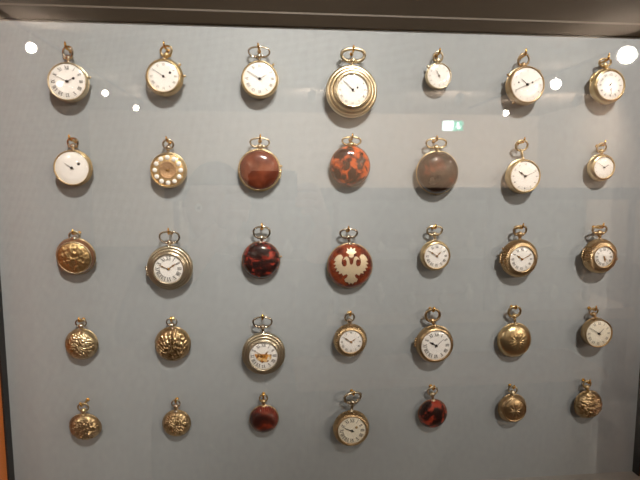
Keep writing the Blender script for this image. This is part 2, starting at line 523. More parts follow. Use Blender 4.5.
        def mod(r, o, th):
            if not relief: return r, o
            x, u = r * math.sin(th) / R, r * math.cos(th) / R
            edge = max(0., min(1., (1 - r / R) * 6))
            d = 0
            if relief == 'scroll':
                d = .8 * abs(math.sin(9 * x + 12 * u + 5 * noise.noise(Vector((x * 2, u * 2, seed))))) - .4 + .7 * noise.noise(Vector((x * 11, u * 11, seed)))
            elif relief == 'shell':
                a = math.atan2(x - .1, u + .75); d = .8 * abs(math.cos(19 * a)) - .3 + .9 * noise.noise(Vector((x * 9, u * 9, seed)))
            elif relief == 'leaf':
                d = 1.1 * noise.noise(Vector((x * 6, u * 9, seed))) + .6 * noise.noise(Vector((x * 11, u * 13, seed)))
            elif relief == 'fine':
                d = 1.0 * noise.noise(Vector((x * 7, u * 12, seed))) + .5 * noise.noise(Vector((x * 18, u * 22, seed)))
            elif relief == 'burst':
                q = r / R; d = (.35 * math.cos(10 * th) * max(0, 1 - q * 1.7) * min(1, q * 4)) + .12 * noise.noise(Vector((x * 9, u * 9, seed)))
            elif relief == 'engrave':
                q = r / R; d = .30 * math.cos(14 * th) * max(0, 1 - abs(q - .3) * 3) + .5 * noise.noise(Vector((x * 8, u * 8, seed))) * max(0, 1 - q)
            elif relief == 'rosette':
                q = r / R; d = .4 * math.cos(9 * th + 6 * q) * max(0, 1 - q) * min(1, 3 * q) + 1.1 * noise.noise(Vector((x * 10, u * 10, seed)))
            elif relief == 'gadroon':
                q = max(0, (r / R - .62) / .38); return r * (1 + .02 * q * math.cos(36 * th)), o + .0007 * q * (1 if r / R < .995 else 0) * math.cos(36 * th)
            return r, o + d * edge * sp.get('depth', .0010)
        pl = prof[split:]
        b = bmesh.new()
        add_lathe(b, G([(r * sp.get('lid_r', 1.), o) for r, o in pl]), 216 if relief == 'gadroon' else seg, mod=mod, **L)
        obj('lid', b, M[sp.get('lid_mat', sp.get('mat', 'gold_pale'))], root)
        # rim bead
        rim = sp.get('rim', 'plain'); rm = M[sp.get('rim_mat', sp.get('mat', 'gold_pale'))]
        ro = prof[split][1]
        b = bmesh.new()
        if rim == 'beads':
            k = 64
            for i in range(k):
                a = 2 * PI * i / k; q = .965 * R
                add_ball(b, tl(q * math.sin(a), q * math.cos(a), dome_height(R, T, q) + .0003), .0008, 6)
            obj('beaded_rim', b, rm, root); b = bmesh.new()
        add_tube(b, [tl(R * 1.0 * math.sin(a), R * math.cos(a), ro) for a in [2 * PI * i / 72 for i in range(72)]], .0009, 8, closed=True)
        obj('rim', b, rm, root)
        if sp.get('ring'):                               # an inner ring on the lid
            b = bmesh.new(); q = sp['ring'] * R; h = dome_height(R, T, q)
            add_tube(b, [tl(q * math.sin(a), q * math.cos(a), h + .0002) for a in [2 * PI * i / 72 for i in range(72)]], .0010, 8, closed=True)
            obj('lid_ring', b, M[sp.get('ring_mat', 'gold_pale')], root)
            if sp.get('centre_mat'):
                b = bmesh.new(); nn = 20
                cp = [(q * .97 * (1 - i / nn), dome_height(R, T, q * .97 * (1 - i / nn)) + .0004) for i in range(nn + 1)]
                add_lathe(b, G(cp), 120, mod=lambda r, o, th: (r, o + .0009 * (noise.noise(Vector((r * math.sin(th) * 330, r * math.cos(th) * 330, seed))) + .5 * noise.noise(Vector((r * math.sin(th) * 900, r * math.cos(th) * 900, seed)))) * min(1, max(0, 1 - r / q) * 8)), **L)
                obj('relief_medallion', b, M[sp['centre_mat']], root)
        if sp.get('eagle'):
            half = [(0, .10), (.07, .16), (.09, .30), (.13, .42), (.20, .48), (.28, .44), (.36, .33), (.26, .35), (.21, .27), (.20, .12), (.27, .03), (.37, .05), (.43, .18),
                    (.42, .32), (.36, .44), (.44, .55), (.56, .54), (.66, .45), (.76, .28), (.66, .26), (.78, .12), (.66, .10), (.75, -.04), (.62, -.05), (.67, -.19), (.53, -.17),
                    (.55, -.31), (.42, -.26), (.36, -.38), (.22, -.30), (.15, -.36), (.19, -.46), (.30, -.54), (.25, -.66), (.14, -.68), (.07, -.79), (0, -.70)]
            def inlay(name, pts):
                b = bmesh.new()
                vs = [b.verts.new((x, y, 0)) for x, y in pts]
                b.faces.new(vs); bmesh.ops.triangulate(b, faces=b.faces[:])
                bmesh.ops.subdivide_edges(b, edges=b.edges[:], cuts=3, use_grid_fill=True)
                ex = bmesh.ops.extrude_face_region(b, geom=b.faces[:])
                upv = {v for v in ex['geom'] if isinstance(v, bmesh.types.BMVert)}
                for v in b.verts:
                    x, u = v.co.x * R, v.co.y * R
                    r = math.hypot(x, u); h = dome_height(R, T, r)
                    v.co = tl(x, u, h + (.0007 if v in upv else -.0003))
                return obj(name, b, M['emblem'], root, smooth=False)
            inlay('eagle_inlay', half + [(-x, y) for x, y in half[-2:0:-1]])
            inlay('crown_inlay', [(-.10, .46), (-.10, .56), (-.23, .66), (-.15, .72), (-.19, .84), (-.07, .76), (0, .88), (.07, .76), (.19, .84), (.15, .72), (.25, .66), (.11, .56), (.10, .46), (0, .42)])
    # hinge and studs on the rim
    for ang in sp.get('hinges', []):
        a = math.radians(ang); b = bmesh.new()
        ur = Vector((math.sin(a), math.cos(a))); ut = Vector((math.cos(a), -math.sin(a)))
        hl = .0042
        pts = [tl(*(ur * (R * 1.015) + ut * s * hl), .42 * T) for s in (-1, -.34, .34, 1)]
        add_tube(b, pts, .0013, 8)
        for s in (-1, -.34, .34, 1):
            p = tl(*(ur * (R * 1.015) + ut * s * hl), .42 * T)
            add_ball(b, p, .0016, 8)
        obj('hinge', b, mc, root)
    for ang in sp.get('studs', []):
        a = math.radians(ang); b = bmesh.new()
        p0 = tl(R * .97 * math.sin(a), R * .97 * math.cos(a), .5 * T); p1 = tl((R + .0018) * math.sin(a), (R + .0018) * math.cos(a), .5 * T)
        add_tube(b, [p0, p1], .0011, 8); add_ball(b, p1, .0014, 8)
        obj('push_stud', b, mc, root)
    # pendant stem with ball, collar
    ob = gap + .45 * T
    bm_ = M[sp.get('bow_mat', sp.get('mat', 'gold_pale'))]
    lx, lu = bx - cx, bu - cu                        # bow centre in watch space
    st_ = sp.get('pend', 1.)
    y0 = R * .97; y1 = lu - bh
    b = bmesh.new()
    pl = max(.0015, y1 - y0)
    o_bot = ob + (R * math.sin(tilt)) * .9
    pts = []; rs = []
    for t, rr in ((-.18, 2.6), (.04, 2.5), (.10, 1.7), (.30, 1.45), (.50, 1.5), (.62, 1.9), (.80, 1.7), (1.0, 1.3)):
        pts.append(W(lx * max(0, t), y0 + pl * t, o_bot)); rs.append(rr / 1000 * st_)
    add_tube(b, pts, rs, 14)
    obj('pendant', b, bm_, root)
    b = bmesh.new()
    br = sp.get('ball', 3.1) / 1000 * st_
    add_ball(b, W(lx, y1 + br * .35, o_bot), br, 16)
    if sp.get('bow', 'oval') != 'ring':              # knobs where the bow is pinned
        for s in (-1, 1): add_ball(b, W(lx + s * br * 1.25, y1 + br * .30, o_bot), br * .52, 10)
    obj('crown', b, bm_, root)
    # bow
    b = bmesh.new(); n = 40; kind_b = sp.get('bow', 'oval')
    lean = math.radians(sp.get('bow_lean', 20)); yaw = math.radians(sp.get('bow_yaw', 0))
    pts = []
    for i in range(n):
        t = 2 * PI * i / n
        x = bw * math.sin(t); u = bh * math.cos(t)
        if kind_b == 'oval':
            x *= 1 + .10 * math.cos(t)
            u = bh * math.copysign(abs(math.cos(t)) ** .8, math.cos(t))
        dz = (u + bh) * math.tan(lean)
        pts.append(W(lx + x * math.cos(yaw), lu + u, o_bot + dz * .6 - .5 * bh * math.tan(lean) + x * math.sin(yaw)))
    add_tube(b, pts, sp.get('bow_t', .95) * 1.2 / 1000, 10, closed=True)
    obj('bow', b, bm_, root)
    # ---- the hook that carries it: a thing of its own, fixed in the panel
    hk = empty('brass_hook', (bx, 0, CZ + bu + bh), 'brass hook holding up the ' + sp['short'], 'hook', 'brass hooks on the cloth panel')
    b = bmesh.new()
    j = random.uniform(-.0012, .0012); out = o_bot + .0045 + random.uniform(0, .002)
    tip = .0048 + random.uniform(-.0006, .0012)
    drop = -.0021
    pts = [W(0, drop - .0004, -.004), W(0, drop - .0004, .002), W(0, drop - .0003, out * .6), W(j * .3, drop, out - .002), W(j * .5, drop + .0009, out - .0004),
           W(j * .8, drop + .0026, out + .0004), W(j, drop + tip, out + .0008)]
    add_tube(b, pts, [.0012, .0012, .0012, .0012, .0012, .0011, .0008], 8)
    add_ball(b, pts[-1], .0008, 8)
    obj('shank', b, M['hook'], hk)
    b = bmesh.new()
    add_lathe(b, [(.0021, -.0005), (.0021, .0005), (.0016, .0012), (.0008, .0013)], 16, cu=drop - .0004)
    obj('collar', b, M['hook'], hk)
    return root

GEO = {
'11': (-295.6,156.8, 20.1,17.4, -295.5,186.8, 7.5,6.0), '12': (-198.6,163.7, 19.3,14.6, -196.3,190.7, 7.2,5.1),
'13': (-99.0,163.5, 20.0,16.5, -99.4,192.2, 11.1,5.3), '14': (0.3,152.7, 28.2,17.2, 1.7,190.7, 12.5,6.5),
'15': (97.9,171.0, 14.4,12.4, 97.5,192.3, 5.2,5.2), '16': (196.8,162.1, 21.6,17.6, 194.7,190.4, 6.2,6.5),
'17': (295.2,163.3, 20.1,15.6, 291.7,189.8, 7.0,4.1),
'21': (-295.7,69.1, 18.5,16.5, -295.3,95.4, 6.7,4.6), '22': (-197.8,67.0, 19.3,16.1, -197.4,94.6, 5.3,4.8),
'23': (-100.7,67.5, 22.5,17.9, -99.9,96.9, 10.3,4.9), '24': (-0.3,72.2, 22.0,18.3, 0.9,99.3, 10.2,4.4),
'25': (99.3,65.2, 23.9,19.9, 96.8,97.5, 11.4,5.4), '26': (199.2,61.2, 19.9,16.7, 196.7,95.9, 7.0,5.8),
'27': (294.7,71.4, 16.1,12.0, 294.2,94.2, 5.4,5.1),
'31': (-297.9,-25.1, 19.9,14.9, -296.7,-2.3, 5.3,4.2), '32': (-199.2,-38.7, 24.6,16.4, -198.7,-5.4, 10.4,6.5),
'33': (-100.2,-32.3, 20.6,17.3, -99.1,-1.3, 8.9,6.7), '34': (0.1,-40.0, 25.5,20.0, -1.8,-3.1, 9.7,5.2),
'35': (99.1,-29.3, 17.6,13.9, 97.8,-0.8, 8.8,5.3), '36': (199.3,-33.8, 22.0,15.4, 198.9,-1.4, 7.5,5.4),
'37': (297.2,-32.0, 20.2,12.9, 295.6,-1.3, 8.6,4.9),
'41': (-297.8,-123.0, 16.9,13.8, -297.0,-98.9, 5.5,4.4), '42': (-199.6,-125.5, 19.0,15.2, -199.8,-100.3, 5.6,4.5),
'43': (-98.5,-138.8, 24.5,16.0, -99.4,-102.5, 10.4,6.3), '44': (0.9,-126.8, 19.2,13.3, -0.0,-99.7, 5.3,5.3),
'45': (100.4,-133.6, 22.3,16.7, 97.4,-99.4, 8.4,7.6), '46': (199.3,-132.9, 20.4,16.8, 197.5,-98.0, 7.4,6.4),
'47': (299.7,-125.1, 17.7,15.5, 296.1,-99.8, 5.0,4.4),
'51': (-297.4,-216.9, 16.6,13.1, -296.9,-192.5, 5.6,5.0), '52': (-198.4,-219.1, 15.2,12.3, -198.4,-195.3, 4.6,4.6),
'53': (-99.1,-218.1, 16.2,13.7, -99.5,-193.2, 4.4,4.7), '54': (2.6,-232.6, 21.1,15.5, 4.1,-195.7, 10.3,6.7),
'55': (101.4,-220.5, 17.3,14.4, 100.2,-192.0, 5.8,5.3), '56': (200.5,-217.8, 17.3,13.5, 199.6,-194.3, 4.8,4.8),
'57': (297.6,-217.3, 17.3,13.8, 294.1,-191.1, 4.8,4.8),
}
mh = lambda a, l, w=.022, s='line': ('minute_hand', a, l, w, s)
hh = lambda a, l, w=.03, s='line': ('hour_hand', a, l, w, s)
SPEC = {
'11': dict(kind='open', mat='gold_pale', rd=.87, T=.0155, nh=.20, nr=.76, hands=[hh(62, .34, .03, 'line'), mh(297, .82)], holes=[(62, .40, .075)], studs=[75],
   bow_mat='bow_silver', bow_yaw=35, label='thin gold open-face watch with bold roman numerals, at the top left corner of the panel', short='roman-numbered watch at the top left corner'),
'12': dict(kind='open', mat='gold', rd=.78, T=.0165, nh=.15, nr=.78, ink='ink_soft', hands=[mh(304, .85)], holes=[(60, .5, .085)], studs=[50, 85], gadroon=60,
   bow_yaw=30, label='yellow gold watch with dark winding hole and two side studs, second in top row', short='second watch of the top row, with side pieces'),
'13': dict(kind='open', mat='gold', rd=.83, T=.0150, nh=.17, nr=.78, ink='ink_soft', hands=[hh(62, .45, .02), mh(300, .85)], studs=[42],
   bow_mat='bow_silver', bow_t=.8, label='gold watch with plain white dial and wide silvery stirrup bow, left of the largest watch', short='white-dialled watch left of the largest watch'),
'14': dict(kind='open', mat='gold_pale', rd=.61, T=.020, style='stepped', nh=.12, nr=.80, ink='ink_soft', hands=[mh(315, .88)], holes=[(62, .35, .06)], bezel=.0011,
   bow_mat='gold_pale', bow_t=1.5, label='largest watch, stepped pale gold case with broad ridged border around a small white dial', short='largest watch in the middle of the top row'),
'15': dict(kind='open', mat='gold_pale', rd=.87, T=.0110, num='arabic', nh=.15, nr=.78, ink='ink_soft', hands=[hh(330, .45, .02), mh(326, .62, .015)], hand_mat='ink_soft', studs=[312],
   bow='ring', label='smallest top-row watch, with a faint pale white dial and tiny round bow', short='smallest watch of the top row'),
'16': dict(kind='open', mat='gold_copper', rd=.83, T=.0185, num='arabic', nh=.09, nr=.80, ink='ink_soft', hands=[hh(310, .5, .022), mh(65, .85, .016)], tail=.85, holes=[(65, .34, .06), (283, .55, .055)],
   studs=[45, 215, 300], bow='ring', label='deep gold watch with large white dial, long centre hand and two dial holes', short='deep watch with the long centre hand'),
'17': dict(kind='open', mat='gold', rd=.77, T=.0180, num='arabic', nh=.16, nr=.72, nw=1.1, hands=[hh(180, .4, .03), mh(178, .62)], hinges=[300],
   label='thick gold watch with small dark numerals and hands pointing down, at the top right corner', short='thick watch at the top right corner'),
'21': dict(kind='open', mat='gold', rd=.89, T=.0155, num='arabic', nh=.06, nr=.82, ink='enamel_cream', hands=[mh(305, .5, .022)], beads=True, holes=[(60, .48, .095)],
   bow_yaw=25, bow_mat='bow_silver', label='gold watch with bare white dial, black hole and beaded edge, left of second row', short='bare white watch at the left of the second row'),
'22': dict(kind='open', mat='gold', rd=.84, T=.0145, num='cartouche', dial='dial_gold', hand_mat='hand_gold', hands=[hh(60, .35, .03), mh(295, .5)],
   bow='ring', bow_mat='bow_silver', label='gold watch with chased gold dial ringed by twelve white hour cartouches', short='watch with white cartouches'),
'23': dict(kind='closed', mat='gold', lid_mat='red_agate', lid_r=.97, rim='beads', rim_mat='gold', T=.0165, studs=[80], hinges=[100], bow_t=.8,
   bow_mat='gold_pale', label='gold-rimmed watch with smooth plain red-brown lid and beaded border', short='smooth red-brown watch with a beaded border'),
'24': dict(kind='closed', mat='gold_copper', lid_mat='tort_orange', rim_mat='brown_rim', T=.0175, bow_t=.9, bow_mat='gold',
   label='domed watch of bright orange tortoiseshell with dark blotches, below the largest watch', short='bright orange tortoiseshell watch'),
'25': dict(kind='closed', mat='gold', lid_mat='tort_brown', rim_mat='gold', T=.020, bow_t=.9, bow_mat='gold',
   label='large dark brown domed shell watch, very glossy, right of the orange tortoiseshell one', short='large glossy dark brown watch'),
'26': dict(kind='open', mat='gold', rd=.82, T=.0185, num='arabic', nh=.12, nr=.80, hands=[hh(305, .58, .035, 'fancy'), mh(65, .86, .014)], pend=.9, ball=1.8, bow='ring', bow_t=1.0,
   label='gold watch with long slim pendant neck and white dial with fine hands', short='watch with the long slim neck'),
'27': dict(kind='open', mat='gold', rd=.73, T=.0160, num='arabic', nh=.10, nr=.80, ink='ink_soft', hands=[hh(60, .5, .028, 'ring'), mh(303, .75, .016)], bow='ring',
   label='small thick gold watch with plain white dial, right end of second row', short='small thick watch at the right of the second row'),
'31': dict(kind='closed', mat='brown_rim', lid_mat='brown_rim', rim_mat='gold', T=.0165, tilt=9, ring=.86, ring_mat='gold_pale', centre_mat='dial_gold', bow='ring',
   bow_mat='bow_silver', label='brown-cased watch with a chased gold medallion set in a ring, left end of middle row', short='brown watch with the gold medallion'),
'32': dict(kind='open', mat='gilt_silver', rd=.65, T=.021, style='stepped', nh=.27, nr=.72, hand_mat='hand_gold', hands=[hh(55, .66, .035, 'fancy'), mh(293, .74, .028, 'fancy')], hinges=[262],
   bezel=.0011, bow_mat='bow_silver', bow_t=.9, label='large silver-gilt watch with stepped case, heavy black roman numerals and gold hands', short='large stepped watch with heavy roman numerals'),
'33': dict(kind='closed', mat='gold_copper', lid_mat='tort_dark', rim_mat='brown_rim', T=.0165, studs=[80], bow_mat='bow_silver', bow_t=.9,
   label='nearly black tortoiseshell watch speckled with dark red, left of the eagle watch', short='dark speckled tortoiseshell watch'),
'34': dict(kind='closed', mat='gold_copper', lid_mat='tort_eagle', rim_mat='gold_copper', T=.0185, eagle=True, bow_mat='bow_silver', bow_t=1.0,
   label='red-brown watch bearing a gold double-headed eagle under a crown', short='watch with the double-headed eagle'),
'35': dict(kind='open', mat='gold', rd=.78, T=.0155, nh=.20, nr=.74, hand_mat='hand_gold', hands=[hh(45, .5, .03, 'fancy'), mh(305, .78, .03, 'fancy')], bow_mat='gold_pale',
   label='small gold watch with fine roman numerals and gilt hands, right of the eagle watch', short='small roman-numbered watch right of the eagle'),
'36': dict(kind='open', mat='gold_copper', rd=.67, T=.0195, nh=.19, nr=.74, hand_mat='hand_gold', hands=[hh(305, .55, .04, 'fancy'), mh(62, .86, .024, 'fancy')], hinges=[270], gadroon=48,
   studs=[300], pend=1.1, label='coppery gold pair-case watch with wide smooth border, ribbed edge and hinge on its left', short='wide-bordered watch with a left hinge'),
'37': dict(kind='open', mat='gold_copper', rd=.60, T=.0235, nh=.22, nr=.72, hand_mat='hand_gold', hands=[hh(165, .48, .05, 'fancy'), mh(140, .72, .028, 'line')], hinges=[280], gadroon=48, studs=[100],
   pend=1.2, label='bulky gold pair-case watch with small dial, hands near five, right end of middle row', short='bulky watch at the right of the middle row'),
'41': dict(kind='closed', mat='gold_silver_worn', relief='scroll', depth=.0008, T=.0155, bow='ring', bow_mat='bow_silver', bow_t=.7,
   label='small pale embossed gold watch with slanting scrollwork, left end of fourth row', short='pale embossed watch left of the fourth row'),
'42': dict(kind='closed', mat='gold_worn', relief='shell', depth=.0010, T=.0165, bow='ring', bow_mat='bow_silver', bow_t=.7,
   label='embossed gold watch fluted like a shell, below the large heavy-numbered watch', short='shell-fluted embossed watch'),
'43': dict(kind='open', mat='gilt_silver', rd=.66, T=.0215, style='stepped', nh=.24, nr=.76, hand_mat='hand_gold', hands=[hh(45, .5, .035, 'fancy'), mh(303, .72, .028)], picture=True,
   bezel=.0009, bow_mat='bow_silver', bow_t=.9, label='large silver-gilt watch whose dial has an orange painted scene inside roman numerals', short='watch with the painted scene'),
'44': dict(kind='open', mat='gold_copper', rd=.70, T=.0165, nh=.15, nr=.78, ink='ink', hand_mat='hand_gold', hands=[hh(55, .5, .028, 'fancy'), mh(305, .78, .026, 'fancy')], gadroon=44,
   bow='ring', bow_mat='bow_silver', label='coppery rounded watch with small white dial, right of the painted-scene watch', short='rounded watch below the eagle watch'),
'45': dict(kind='open', mat='gold_copper', rd=.76, T=.0190, nh=.23, nr=.74, hands=[hh(300, .52, .045, 'fancy'), mh(48, .66, .022)], hinges=[275], bow='ring', bow_t=1.3, bow_mat='gold_copper',
   label='coppery gold watch with thick round bow, black roman numerals and black hands', short='watch with the thick round bow'),
'46': dict(kind='closed', mat='gold', relief='engrave', depth=.0004, T=.0165, bow='ring', bow_t=1.2,
   label='smooth bright gold closed watch engraved with a small sunburst, in the fourth row', short='closed watch engraved with a sunburst'),
'47': dict(kind='open', mat='gold_copper', rd=.87, T=.0185, dial='enamel_cream', nh=.19, nr=.76, ink='ink_soft', hands=[hh(42, .5, .02), mh(303, .72, .03)], bow='ring', bow_t=.7,
   label='small thick watch with cream dial and single strong black hand, right end of fourth row', short='cream-dialled watch at the right of the fourth row'),
'51': dict(kind='closed', mat='gold_worn', relief='leaf', depth=.0012, T=.0150, tilt=14, bow='ring', bow_t=.8, bow_mat='gold_silver_worn',
   label='dark brownish gold watch with embossed leafwork, at the bottom left corner', short='leaf-embossed watch at the bottom left corner'),
'52': dict(kind='closed', mat='gold_worn', relief='rosette', depth=.0010, T=.0140, bow='ring', bow_t=.7, bow_mat='bow_silver',
   label='small round gold watch embossed with a rosette, second in the bottom row', short='small rosette-embossed watch of the bottom row'),
'53': dict(kind='closed', mat='gold_worn', lid_mat='enamel_red', relief='gadroon', T=.0150, bow='ring', bow_t=.8, bow_mat='gold',
   label='small deep red enamelled watch with notched scalloped edge, in the bottom row', short='small deep red watch with a notched edge'),
'54': dict(kind='open', mat='gold_copper', rd=.745, T=.0185, gadroon=56, dial='enamel_cream', nh=.25, nr=.74, hands=[hh(290, .5, .045, 'line'), mh(293, .76, .03)], holes=[(55, .38, .10)], hole_mat='dial_gold',
   bow_mat='gilt_silver', bow_t=1.2, bow_yaw=-15, label='ribbed coppery watch with cream dial, black roman numerals and dark bow, in the bottom row', short='ribbed roman-numbered watch of the bottom row'),
'55': dict(kind='closed', mat='gold_copper', lid_mat='tort_red', rim_mat='brown_rim', T=.0160, bow='ring', bow_t=.8, bow_mat='gold_pale',
   label='small tortoiseshell watch with large red and black blotches, in the bottom row', short='red and black blotched watch of the bottom row'),
'56': dict(kind='closed', mat='gold_copper', relief='burst', depth=.0010, T=.0160, ring=.80, ring_mat='gold_copper', bow='ring', bow_t=.7, bow_yaw=30, bow_mat='gold_pale',
   label='coppery closed watch with a raised ring round its engraved lid, in the bottom row', short='ring-lidded watch of the bottom row'),
'57': dict(kind='closed', mat='gold_worn', relief='fine', depth=.0010, T=.0165, bow='ring', bow_t=.8, bow_mat='gold',
   label='rough finely embossed gold watch at the bottom right corner', short='finely embossed watch at the bottom right corner'),
}
for k in GEO: watch(k, GEO[k], SPEC[k])

# ------------------------------------------------------------------ the display case
case = empty('display_case', (0, 0, 1.0), 'glass-fronted oak display case lined with grey cloth behind all the watches', 'display case')
def cpart(name, x0, x1, y0, y1, z0, z1, mat, bev=0., lab=None):
    o = box(name, x0, x1, y0, y1, z0 - 1.0, z1 - 1.0, mat, case, bev)
    if lab: o['label'] = lab
    return o
XL, XR, ZB, ZT = -.381, .368, 1.037, 1.571
cpart('cloth_panel', XL, XR, 0, .018, ZB, ZT, M['cloth'], 0, 'grey-blue woven cloth panel')
cpart('header_board', XL, XR, -.003, .018, ZT, 1.68, M['header'], .0008, 'dark taupe board above the cloth')
cpart('header_streak', XL, XR, -.0034, -.003, ZT + .013, ZT + .015, M['streak_strip'], 0, 'thin pale strip standing in for a light streak on the dark board')  # added strip: its pale colour stands in for a light streak
for s, x in ((-1, XL), (1, XR)):
    a, b = (x - .002, x) if s < 0 else (x, x + .002)
    cpart('corner_moulding', a, b, -.011, .018, ZB, 1.68, M['black'], 0, 'black corner strip')
    a, b = (x - .030, x - .002) if s < 0 else (x + .002, x + .030)
    cpart('side_panel', a, b, -.074, .018, ZB - .03, 1.71, M['oak'], .001, 'orange oak side')
cpart('bottom_ledge', XL - .002, XR + .002, -.066, .018, ZB - .03, ZB, M['ledge'], .0006, 'pale grey ledge')
cpart('top_panel', XL - .002, XR + .002, -.020, .018, 1.68, 1.71, M['oak'], .001)
cpart('glass_pane', XL - .002, XR + .002, -PANE - .004, -PANE, ZB - .030, 1.705, M['pane'], 0, 'clear glass front')
# the cupboard the case stands on
cpart('base_cabinet', XL - .030, XR + .030, -.10, .018, .06, ZB - .03, M['oak'], .002)
cpart('plinth', XL - .02, XR + .02, -.085, .018, 0, .06, M['black'], 0)

# ------------------------------------------------------------------ the room (seen as reflections in the pane)
def struct(name, x0, x1, y0, y1, z0, z1, mat):
    return tag(box(name, x0, x1, y0, y1, z0, z1, mat), kind='structure')
X0, X1, Y0, Y1, H = -4.2, 6.4, -11.5, .030, 3.1
struct('floor', X0, X1, Y0, Y1, -.1, 0, M['floor'])
struct('ceiling', X0, X1, Y0, Y1, H, H + .1, M['ceiling'])
struct('wall_front', X0, X1, Y1, Y1 + .1, 0, H, M['plaster'])
struct('wall_back', X0, X1, Y0 - .1, Y0, 0, H, M['plaster'])
struct('wall_left', X0 - .1, X0, Y0, Y1, 0, H, M['plaster_dark'])
struct('wall_right', X1, X1 + .1, Y0, Y1, 0, H, M['plaster_mid'])

def light(name, kind, loc, energy, col=(1, .93, .84), **kw):
    l = bpy.data.lights.new(name, kind); l.energy = energy; l.color = col
    for k, v in kw.items(): setattr(l, k, v)
    o = bpy.data.objects.new(name, l); COL.objects.link(o); o.location = loc
    return o
def aim(o, target):
    o.rotation_euler = (Vector(target) - o.location).to_track_quat('-Z', 'Y').to_euler()

def rail(x, y0, y1, label, z=H):
    t = empty('ceiling_track', (x, (y0 + y1) / 2, H), label, 'lighting track')
    L_ = (y1 - y0) / 2
    box('rail', -.02, .02, -L_, L_, -.035, 0, M['track'], t, .002)
    for s in (-1, 1): box('end_cap', -.024, .024, s * L_ - .012, s * L_ + .012, -.039, 0, M['white_metal'], t, .002)
rail(-2.72, -10.4, -1.0, 'dark ceiling lighting track reflected at the left of the glass')
rail(4.2, -10.4, -1.0, 'dark ceiling lighting track reflected at the right of the glass')
rail(.19, -1.7, -.6, 'short dark lighting track above the display case')

def spotlight(loc, target, r, mat, label, energy, rail_z=H - .035, size=None, cone=None):
    t = empty('track_spotlight', loc, label, 'spotlight', 'ceiling spotlights')
    d = (Vector(target) - Vector(loc)).normalized(); q = d.to_track_quat('-Z', 'Y').to_matrix().to_4x4()
    bm = bmesh.new(); n = 28
    prof = [(0, .16), (r * .7, .16), (r * 1.15, .12), (r * 1.2, 0), (r * 1.2, -.03), (r * 1.08, -.03), (r * 1.08, .004), (0, .004)]
    rings = []
    for rr, z in prof:
        rings.append([bm.verts.new(q @ Vector((rr * math.cos(2 * PI * k / n), rr * math.sin(2 * PI * k / n), z))) for k in range(n)] if rr else [bm.verts.new(q @ Vector((0, 0, z)))])
    for a, b in zip(rings, rings[1:]):
        for k in range(n):
            f = [a[k % len(a)], a[(k + 1) % len(a)], b[(k + 1) % len(b)], b[k % len(b)]]
            u = []
            for v in f:
                if v not in u: u.append(v)
            bm.faces.new(u)
    sharp(obj('housing', bm, M['white_metal'], t), 40)
    bm = bmesh.new()
    bmesh.ops.create_circle(bm, cap_ends=True, segments=28, radius=r, matrix=q)
    obj('bulb', bm, mat, t, smooth=False)
    bm = bmesh.new(); add_tube(bm, [q @ Vector((0, 0, .10)), Vector((0, 0, rail_z - loc[2]))], .010, 8)
    obj('stem', bm, M['white_metal'], t)
    if cone:
        l = light('spot_beam', 'SPOT', Vector(loc) + d * .035, energy, shadow_soft_size=size, spot_size=math.radians(cone), spot_blend=1.)
    else:
        l = light('spot_beam', 'AREA', Vector(loc) + d * .035, energy, (1, .86, .70), shape='DISK', size=size or r * 1.6)
    aim(l, target)
    return t

CAM = (-.0861, -.5644, 1.4006)
# lamps mirrored in the pane, hanging under the two long tracks
for loc, r, lab, e, m, tgt in (
    ((-2.71, -5.52, 2.9), .052, 'bright ceiling spotlight reflected at the top left of the glass', 22, 'bulb', (-.1, -.3, 1.45)),
    ((-2.79, -8.22, 2.9), .045, 'ceiling spotlight reflected between the first two top-row watches, nearer the left one', 6, 'bulb_mid', (-.1, -.3, 1.45)),
    ((-2.72, -9.8, 2.9), .045, 'farthest left ceiling spotlight, reflected below and left of the second top-row watch', 6, 'bulb_mid', (-.1, -.3, 1.45)),
    ((4.0, -5.19, 2.9), .10, 'very bright ceiling spotlight reflected at the top right of the glass', 70, 'bulb', (1.1, -2.3, .4)),
    ((4.11, -6.85, 2.9), .075, 'ceiling spotlight reflected right of the deep gold watch in the top row', 6, 'bulb_mid', (-.1, -.3, 1.45)),
    ((4.75, -9.78, 2.9), .050, 'small far ceiling spotlight reflected below the deep gold watch', 6, 'bulb_mid', (-.1, -.3, 1.45))):
    spotlight(loc, tgt, r, M[m], lab, e)
for x, e in ((-2.2, 26), (.6, 38), (3.2, 78), (5.4, 95)):  # hidden lamps added only to brighten the back wall for the pane
    spotlight((x, -8.4, 2.9), (x, -11.5, 1.0), .06, M['bulb_soft'], 'added unseen far spotlight brightening the %s of the gallery back wall' % {-2.2: 'left end', .6: 'left middle', 3.2: 'right middle', 5.4: 'right end'}[x], e)
# the lamps that light the case, out of the frame above it
spotlight((.32, -1.28, 2.52), (.19, 0, 1.61), .055, M['bulb_soft'], 'main spotlight above the display case shining on the watches', 128, size=.05, cone=33)
spotlight((.06, -1.22, 2.52), (-.25, 0, 1.46), .05, M['bulb_soft'], 'added fill spotlight above the display case, left of the main one, brightening the left watches', 106, size=.05, cone=26)  # fill lamp added to lift the left side of the cloth
spotlight((1.75, -1.15, 2.35), (.0, 0, 1.52), .05, M['bulb'], 'spotlight right of the display case aimed sideways at the watches', 17, size=.035, cone=40)
spotlight((-1.55, -.95, 2.05), (-.05, 0, 1.52), .05, M['bulb'], 'spotlight left of the display case aimed sideways at the watches', 8, size=.035, cone=50)

